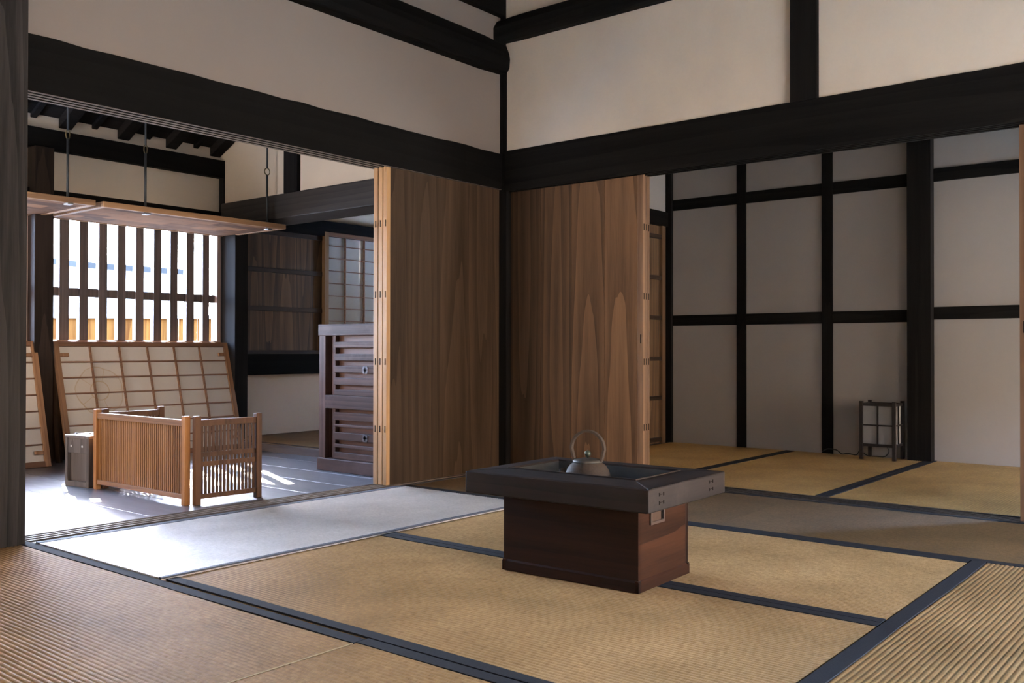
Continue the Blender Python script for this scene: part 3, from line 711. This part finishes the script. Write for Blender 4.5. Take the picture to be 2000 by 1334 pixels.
# roof: boards, rafters, small rafters
SL = .46
def zr(x): return 2.228 + SL*(x - FX)
mb = MB(); xa, xe = -3.25, -.15
mb.add([(xa, -5.9, zr(xa)), (xe, -5.9, zr(xe)), (xe, -.33, zr(xe)), (xa, -.33, zr(xa)), (xa, -5.9, zr(xa)+.05), (xe, -5.9, zr(xe)+.05), (xe, -.33, zr(xe)+.05), (xa, -.33, zr(xa)+.05)], [(0,3,2,1),(4,5,6,7),(0,1,5,4),(1,2,6,5),(2,3,7,6),(3,0,4,7)])
tag(mb.build('ceiling', ROOF), 'sooty sloping roof boards over the boarded room', 'ceiling', None, 'structure')
ords = ['first', 'second', 'third', 'fourth', 'fifth', 'sixth', 'seventh', 'eighth', 'ninth', 'tenth']
def rafter(y, w, d, lab, grp):
    x0, x1 = -3.2, -.16
    mb = MB().add([(x0, y-w, zr(x0)-d), (x0, y, zr(x0)-d), (x0, y, zr(x0)+.002), (x0, y-w, zr(x0)+.002), (x1, y-w, zr(x1)-d), (x1, y, zr(x1)-d), (x1, y, zr(x1)+.002), (x1, y-w, zr(x1)+.002)], [(0,3,2,1),(4,5,6,7),(0,1,5,4),(1,2,6,5),(2,3,7,6),(3,0,4,7)])
    trim(mb, RAFT, lab, 'rafter', .004, grp)
for i, y in enumerate((-.410, -.770, -1.130, -1.530, -1.93, -2.33, -2.73, -3.13)): rafter(y, .085, .062, 'black sloping rafter, %s from the gable plaster' % ords[i], 'rafters of the boarded room')
for i, y in enumerate((-.594, -.972, -1.355, -1.755, -2.13, -2.53, -2.93)): rafter(y, .04, .026, 'thin black pole between two rafters, %s from the gable plaster' % ords[i], 'thin poles between the rafters')

# ------------------------------------------------------------------ platform recess
trim(B(-2.42, -.19, -.415, -.385, .0, .052), wood('platform_front', (.05,.04,.04,1), (.14,.115,.11,1), 'x', .4, .45, grain=.2), 'grey wooden front edge of the mat platform', 'step', .002)
tatami('thin tan mat on the raised platform behind the lock cabinet', -2.545, -.20, -.386, 2.03, 'x', TAT_D, (.012, .03), .058, hz=.001, group='rush mats on the platform')
trim(B(-2.57, -2.50, -.29, 2.05, .527, .690), BLK, 'black beam under the dark boarded partition', 'beam', .002)
trim(B(-2.57, -2.49, -.29, 2.05, 1.665, 1.79), BLK, 'black header over the dark boarded partition', 'lintel', .002)
r = root('door_9', (-2.53, .13, .69), 'dark brown boarded door with cross battens beside the paper window', 'door', kind='structure')
B(-2.555, -2.535, -.29, .545, .69, 1.665).build('board_panel', DARKB, r)
for z in (.70, 1.045, 1.348, 1.645): B(-2.536, -2.518, -.29, .545, z-.018, z+.018).build('batten', DARKBAT, r, .002)
# paper window with its frame; outer shutter leaves a bright slit
r = root('shoji_window', (-2.50, 1.25, .69), 'tall paper lattice window above the lock cabinet', 'window')
B(-2.525, -2.485, .545, .588, .69, 1.70).build('frame_stile', wood('paper_window_stile', (.16,.085,.035,1), (.30,.17,.075,1), 'z', grain=.3), r, .002)
B(-2.525, -2.485, .588, 2.02, 1.665, 1.70).build('frame_rail', SHOJI_H, r, .002)
B(-2.525, -2.485, .588, 2.02, .69, .73).build('frame_rail', SHOJI_H, r, .002)
mb = MB()
for y in (.774, .987, 1.20, 1.413, 1.626, 1.84): mb.box(-2.507, -2.493, y-.006, y+.006, .72, 1.67)
for i in range(9): mb.box(-2.505, -2.495, .588, 2.02, .963+.1045*(i-2)-.0035, .963+.1045*(i-2)+.0035)
mb.build('muntins', SHOJI_H, r)
B(-2.515, -2.5135, .588, 2.02, .72, 1.67).build('paper_pane', PAPER_S, r)
sh = MB()
sh.box(-2.60, -2.536, .546, .60, .69, 1.70)
for (a, b, c, d) in ((.60, .950, .69, 1.70), (.957, 2.04, .69, 1.70), (.950, .957, .69, 1.345), (.950, .957, 1.665, 1.70)): sh.box(-2.538, -2.528, a, b, c, d)
wall('wall_outer_shutter', sh, DARKB, 'outer boarding behind the paper window with one bright slit')
wall('wall_platform_end', MB().box(-2.7, -.15, 2.05, 2.13, 1.6, 3.3).box(-2.7, -.15, 2.05, 2.13, -.05, .7).box(-2.7, -1.75, 2.05, 2.13, .7, 1.6).box(-1.45, -.15, 2.05, 2.13, .7, 1.6), PLS, 'end wall of the mat platform')  # unseen opening added to brighten the platform recess
wall('wall_platform_side', B(-.20, -.16, .1, 2.05, -.05, 3.3) if False else B(-.1995, -.185, -.02, 2.05, -.05, 3.3), PLS, 'inner wall of the mat platform')
tag(B(-2.7, -.15, -.33, 2.1, 2.9, 2.95).build('ceiling', ROOF), 'dark board ceiling over the mat platform', 'ceiling', None, 'structure')

# ------------------------------------------------------------------ leaning shoji screens
def shoji(yc, w, label, mat_paper):
    h = .80; r = root('leaning_shoji', (-2.245, yc, .004), label, 'shoji screen', 'shoji screens leaning below the lattice windows', rot=(0, -R(15.6), 0))
    t = .024; L = lambda mb, nm, mt, bv=.0015, lab=None: mb.build(nm, mt, r, bv, local=True, label=lab)
    for s in (-1, 1): L(B(-t, 0, s*w/2-.0175-.0175*s, s*w/2+.0175-.0175*s, 0, h), 'stile', SHOJI_F)
    L(B(-t, 0, -w/2+.035, w/2-.035, h-.032, h), 'top_rail', SHOJI_H); L(B(-t, 0, -w/2+.035, w/2-.035, 0, .036), 'bottom_rail', SHOJI_H)
    mb = MB(); iw = w-.07
    for i in range(1, 6): y = -iw/2 + iw*i/6; mb.box(-.016, -.002, y-.005, y+.005, .03, h-.03)
    for i in range(1, 7): z = .036 + (h-.068)*i/7; mb.box(-.014, -.003, -iw/2, iw/2, z-.0042, z+.0042)
    L(mb, 'muntins', SHOJI_H, 0)
    L(B(-.0175, -.016, -iw/2, iw/2, .03, h-.03), 'paper', mat_paper, 0)
    for s in (-1, 1):
        for z in (.09, h-.09): L(B(-.012, .004, s*(iw/2-.028)-.028, s*(iw/2-.028)+.028, z-.012, z+.012), 'finger_tab', SHOJI_F, .004)
    return r
shoji(-1.042, 1.285, 'paper shoji screen with a faded crest, leaning under the lattice window', PAPER_C)
shoji(-2.43, 1.285, 'paper shoji screen at the left, half hidden by the weathered post', PAPER)

trim(MB().bar((-2.42, -1.66, .0), (-2.47, -1.675, .66), .02, .035), wood('leaning_lath', (.05,.025,.013,1), (.13,.07,.035,1), 'z', grain=.3), 'brown lath leaning on the post beside the crest screen', 'lath')

# ------------------------------------------------------------------ folding counter screen
r = root('folding_screen', (-.70, -2.0, 0), 'low slatted folding screen of three panels standing on the dark floorboards', 'folding screen')
def panel(p, q, nsl, sw, mid, fr, sl, rail, name):
    p = Vector((p[0], p[1], 0)); q = Vector((q[0], q[1], 0)); d = (q-p).normalized()
    def bar(a, b, za, zb, w):
        A = p + d*a; Bq = p + d*b
        return MB().bar((A.x, A.y, (za+zb)/2), (Bq.x, Bq.y, (za+zb)/2), w, zb-za)
    L = (q-p).length; pw = .030
    def post(u): c = p + d*u; return MB().bar((c.x, c.y, .0), (c.x, c.y, .414), pw, pw, d)
    pan = post(0).build('panel_post', fr, r, .003, label=None)
    pan.name = name
    post(L).build('far_post', fr, pan, .003)
    bar(pw/2, L-pw/2, .366, .396, .020).build('top_rail', rail, pan, .0015)
    bar(pw/2, L-pw/2, .028, .050, .020).build('bottom_rail', rail, pan, .0015)
    for z in mid: bar(pw/2, L-pw/2, z, z+.022, .008).build('middle_rail', rail, pan)
    mb = MB(); iw = L-pw
    for i in range(nsl):
        u = pw/2 + iw*(i+.5)/nsl; c = p + d*u
        mb.bar((c.x, c.y, .045), (c.x, c.y, .37), sw, .0045, d.cross(Vector((0,0,1))))
    mb.build('slats', sl, pan)
    return pan
panel((-1.146, -2.062), (-.335, -2.054), 44, .0118, (), SCREEN, SCREEN, SCREENH, 'long_panel')
panel((-.298, -2.020), (-.276, -1.700), 15, .0125, (.178, .222), SCREEND, SCREEND, SCREEND, 'short_panel')
panel((-1.136, -2.026), (-1.118, -1.722), 15, .0135, (.178, .222), SCREEND, SCREEND, SCREEND, 'rear_panel')
for z in (.10, .31): MB().tube([(-.332, -2.037, z-.012), (-.318, -2.028, z-.012), (-.312, -2.026, z+.012), (-.300, -2.022, z+.012)], .003, 6).build('hinge_ring', BLACKIRON, r)

# wooden box beside it
r = root('wooden_box', (-1.31, -2.0, 0), 'weathered grey wooden box with a recessed front, left of the folding screen', 'box', rot=(0, 0, R(9)))
bx = MB().box(-.098, .098, -.085, .085, 0, .258)
B(-.098, .098, -.078, .098, 0, .256).build('body', BOXW, r, .003, local=True)
B(-.100, .100, -.100, .100, .256, .272).build('lid', BOXW, r, .003, local=True)
f = MB().box(-.098, -.078, -.098, -.077, .0, .256).box(.078, .098, -.098, -.077, .0, .256).box(-.078, .078, -.098, -.077, .0, .03).box(-.078, .078, -.095, -.077, .178, .256)
f.build('front_frame', BOXW, r, .002, local=True)
for x in (-.045, .045): B(x-.006, x+.006, -.101, -.094, .208, .220).build('metal_stud', STEEL, r, .003, local=True)
for (x, y) in ((-.06,-.06),(0,-.02),(.06,.03)): MB().lathe([(.008,.272),(.007,.277),(.003,.280)], (x, y, 0), 12).build('lid_sun_spot', STEEL, r, local=True)  # bright metal dots standing in for sun spots on the lid

# ------------------------------------------------------------------ slatted cabinet
cx0, cx1, cy0, cy1 = -.883, -.205, -.822, -.47
r = root('lock_cabinet', ((cx0+cx1)/2, (cy0+cy1)/2, 0), 'dark plum wooden cabinet with slatted fronts and metal lock plates', 'cabinet')
cb = lambda mb, nm, mt, bv=.002, par=None, lab=None: mb.build(nm, mt, par or r, bv, label=lab)
cb(B(cx0+.004, cx1, cy0+.05, cy1, .07, .82), 'carcass', CABR)
cb(B(cx0-.008, cx1+.008, cy0-.012, cy1+.01, .0, .076), 'plinth', CAB, .005)
cb(B(cx0-.004, cx1+.004, cy0-.006, cy1+.006, .808, .876), 'top_board', CAB, .003)
for a, b in ((cx0, cx0+.056), (cx1-.056, cx1)): cb(B(a, b, cy0, cy0+.06, .07, .81), 'corner_post', CABZ)
cb(B(cx0, cx0+.02, cy0+.06, cy1, .07, .81), 'side_panel', CABZ)
cb(B(cx0+.056, cx1-.056, cy0-.004, cy0+.05, .374, .452), 'middle_rail', CAB)
for (z0, z1, sl) in ((.452, .808, ((.77,.735),(.70,.658),(.628,.588),(.558,.515),(.487,.452))), (.076, .374, ((.352,.306),(.281,.265),(.234,.188),(.164,.143),(.116,.076)))):
    dr = cb(B(cx0+.10, cx0+.128, cy0+.018, cy0+.046, z0, z1), 'slatted_door', CABZ)
    for (t, b) in sl: cb(B(cx0+.120, cx1-.06, cy0+.012, cy0+.030, b, t), 'slat', CAB, .003, dr)
    lk = MB()
    zc = .606 if z0 > .4 else .211
    X = -.485; Y = cy0+.012
    for k in range(4):
        t = math.pi/4 + k*math.pi/2
        lk.prism([(X+.012*math.cos(t)+.014*math.cos(2*math.pi*i/12), zc+.012*math.sin(t)+.014*math.sin(2*math.pi*i/12)) for i in range(12)], 'y', Y-.004, Y+.001)
    pl = cb(lk, 'lock_plate', plain('lock_iron', (.09,.075,.075,1), .4, .5, .7, nz=(.16,.14,.14,1), scale=90), 0, dr, 'dark iron four lobed lock plate')
    bs = MB()
    for k in range(4):
        t = math.pi/4 + k*math.pi/2; bs.prism([(X+.017*math.cos(t)+.005*math.cos(2*math.pi*i/8), zc+.017*math.sin(t)+.005*math.sin(2*math.pi*i/8)) for i in range(8)], 'y', Y-.0055, Y-.003)

# ------------------------------------------------------------------ street outside
tag(B(-40, -2.76, -30, 30, -.45, -.35).build('ground', STONE), 'pale street ground outside the lattice window', 'ground', None, 'structure')
tag(MB().box(5.85, 14, -12, 10, -.45, -.35).box(4.06, 5.85, 0.1, 10, -.45, -.35).build('ground', plain('garden_ground', (.34,.33,.26,1), .9, .1, nz=(.45,.42,.34,1), scale=8)), 'garden ground on the veranda side', 'ground', None, 'structure')
# garden side: veranda floor; unseen eaves and walls added to shape the light
def slab(x0, x1, y0, y1, za, zb, t):
    return MB().add([(x0,y0,za),(x1,y0,zb),(x1,y1,zb),(x0,y1,za),(x0,y0,za+t),(x1,y0,zb+t),(x1,y1,zb+t),(x0,y1,za+t)], [(0,3,2,1),(4,5,6,7),(0,1,5,4),(1,2,6,5),(2,3,7,6),(3,0,4,7)])
tag(slab(5.68, 7.0, -6.2, .1, 2.25, 1.85, .06).build('sky_block_eaves', ROOF), 'unseen eaves added to cut the sky over the veranda', 'roof', None, 'structure')
tag(slab(4.03, 6.6, -.5, 3.0, 2.15, 1.65, .06).build('sky_block_eaves', ROOF), 'unseen eaves added to cut the sky at the far room opening', 'roof', None, 'structure')
tag(B(11.0, 11.2, -14, 10, -.4, 2.9).build('added_light_wall', plain('added_clay_garden', (.29,.205,.125,1), .9, .1, nz=(.36,.26,.165,1), scale=6)), 'unseen clay wall added to bounce warm sunlight toward the veranda', 'wall', None, 'structure')  # added out of view as a sunlit warm reflector
tag(B(-3.0, .5, 2.14, 3.6, 1.5, 1.56).build('sky_block_eaves', ROOF), 'unseen eaves added to cut the sky at the platform end opening', 'roof', None, 'structure')
tag(B(-4.5, 4, 6.0, 6.2, -.4, 1.9).build('added_light_wall', plain('added_clay_north', (.30,.22,.15,1), .9, .1, nz=(.38,.29,.2,1), scale=6)), 'unseen clay wall added to block blue sky north of the platform', 'wall', None, 'structure')  # added out of view to screen off blue sky
tag(B(-9, 3.5, -9.4, -9.2, -.4, 2.7).build('added_light_wall', plain('added_clay_south', (.36,.245,.145,1), .9, .1, nz=(.43,.30,.185,1), scale=6)), 'unseen clay wall added to bounce warm light into the shop end opening', 'wall', None, 'structure')  # added out of view to warm the light from the shop end
tag(B(-3.2, .4, -7.3, -5.91, 1.98, 2.04).build('sky_block_eaves', ROOF), 'unseen eaves added to cut the sky at the boarded room end opening', 'roof', None, 'structure')
tag(B(5.70, 6.6, -5.5, .1, -.12, -.04).build('veranda_floor', SILL), 'veranda boards', 'floor', None, 'structure')
def fence(p, q, z0, z1, label):
    P0 = Vector((p[0], p[1], 0)); Q = Vector((q[0], q[1], 0)); d = (Q-P0); L = d.length; ang = math.atan2(d.y, d.x)
    r = root('board_fence', (p[0], p[1], z0), label, 'fence', rot=(0, 0, ang))
    mb = MB(); n = int(L/.21)
    for i in range(n): mb.box(i*.21+.003, i*.21+.207, -.012, .012, 0, z1-z0-.04)
    mb.build('boards', FENCE, r, local=True)
    B(0, L, -.05, .05, z1-z0-.04, z1-z0).build('coping', plain('fence_coping', (.20,.19,.18,1), .7, .2), r, .004, local=True)
    for i in range(0, n, 9): B(i*.21-.04, i*.21+.04, -.06, -.012, 0, z1-z0-.04).build('post', FENCE, r, .004, local=True)
fence((-9.6, -2.0), (-4.6, 3.4), -.35, 1.12, 'tall cedar board fence across the street beyond the lattice')
def house(name, x0, x1, y0, y1, ze, zp, label):
    r = root('street_house', ((x0+x1)/2, (y0+y1)/2, -.35), label, 'house', 'houses across the street')
    mb = MB().box(x0, x1, y0, y1, -.35, ze)
    xm = (x0+x1)/2
    mb.add([(x0,y0,ze),(x1,y0,ze),(xm,y0,zp),(x0,y1,ze),(x1,y1,ze),(xm,y1,zp)], [(0,1,2),(3,5,4)])
    mb.build('walls', HWALL, r)
    rf = MB(); e = .4
    for s in (0, 1):
        xa = x0-e if s == 0 else x1+e; za = ze - (zp-ze)*e/((x1-x0)/2)
        rf.add([(xa, y0-.2, za), (xa, y1+.2, za), (xm, y1+.2, zp), (xm, y0-.2, zp), (xa, y0-.2, za+.12), (xa, y1+.2, za+.12), (xm, y1+.2, zp+.12), (xm, y0-.2, zp+.12)],
               [(0,1,2,3),(4,7,6,5),(0,4,5,1),(1,5,6,2),(2,6,7,3),(3,7,4,0)])
    rf.build('tiled_roof', TILE, r)
    ym = (y0+y1)/2
    B(x1-.02, x1+.03, ym+.3, ym+.7, ze-1.1, ze-.15).build('window', plain('house_window_'+name, (.05,.055,.06,1), .2, .5), r)
house('a', -19, -15.5, 4.9, 6.9, 2.42, 2.62, 'white plaster house with a low tiled roof beyond the fence')
house('b', -22, -17.8, 2.2, 4.0, 1.95, 2.4, 'lower white plaster house further left beyond the fence, partly behind the bars')

# ------------------------------------------------------------------ light
W = bpy.data.worlds.new('World'); S.world = W; W.use_nodes = True
nt = W.node_tree; bg = nt.nodes['Background']
sky = nt.nodes.new('ShaderNodeTexSky'); sky.sky_type = 'NISHITA'; sky.sun_disc = False; sky.sun_elevation = R(35.4); sky.sun_rotation = R(0)
sky.air_density = 1.0; sky.dust_density = 1.0; sky.ozone_density = 1.0
d = Vector((1, -.41, -.767)).normalized()
sky.sun_rotation = math.atan2(-d.x, -d.y)
mixn = nt.nodes.new('ShaderNodeMix'); mixn.data_type = 'RGBA'; mixn.inputs[0].default_value = .72
nt.links.new(sky.outputs[0], mixn.inputs[6]); mixn.inputs[7].default_value = (1.75, 2.65, 4.6, 1)
nt.links.new(mixn.outputs[2], bg.inputs[0]); bg.inputs[1].default_value = 5.0
sun = bpy.data.lights.new('sun', 'SUN'); sun.energy = 21; sun.angle = R(.55); sun.color = (1, .95, .88)
so = bpy.data.objects.new('sun', sun); COL.objects.link(so); so.rotation_euler = d.to_track_quat('-Z', 'Y').to_euler(); so.location = (-8, 4, 7)
def portal(name, c, sx, sy, aim):
    l = bpy.data.lights.new(name, 'AREA'); l.shape = 'RECTANGLE'; l.size = sx; l.size_y = sy; l.cycles.is_portal = True
    o = bpy.data.objects.new(name, l); COL.objects.link(o); o.location = c; o.rotation_euler = Vector(aim).to_track_quat('-Z', 'Y').to_euler()
portal('portal_street', (-2.66, -1.75, 1.19), 2.75, .82, (1, 0, 0))
portal('portal_shop_end', (-1.35, -5.92, 1.1), 1.8, 1.7, (0, 1, 0))
portal('portal_side', (5.72, -2.1, .87), 2.0, 1.85, (-1, 0, 0))
portal('portal_far', (4.08, 1.52, .75), 1.0, 1.6, (-1, 0, 0))

# ------------------------------------------------------------------ camera
cam = bpy.data.cameras.new('camera'); cam.sensor_width = 36; cam.lens = 1825.036/2000*36; cam.clip_start = .05; cam.clip_end = 200
co = bpy.data.objects.new('camera', cam); COL.objects.link(co)
yaw, pit, rol = R(39.0380937), R(.51628692), R(-.09232464)
Mx = Matrix.Rotation(yaw, 3, 'Z') @ Matrix.Rotation(pit, 3, 'X') @ Matrix.Rotation(rol, 3, 'Y')
rt, fw, up = Mx.col[0], Mx.col[1], Mx.col[2]
co.matrix_world = Matrix(((rt.x, up.x, -fw.x, 3.57656), (rt.y, up.y, -fw.y, -4.47432), (rt.z, up.z, -fw.z, .724), (0, 0, 0, 1)))
S.camera = co
S.view_settings.view_transform = 'Standard'; S.view_settings.look = 'None'; S.view_settings.gamma = 1.0
S.view_settings.use_curve_mapping = False
S.view_settings.exposure = 2.4
S.cycles.max_bounces = 12; S.cycles.diffuse_bounces = 8; S.cycles.glossy_bounces = 4
S.cycles.sample_clamp_indirect = 12
S.cycles.use_denoising = True
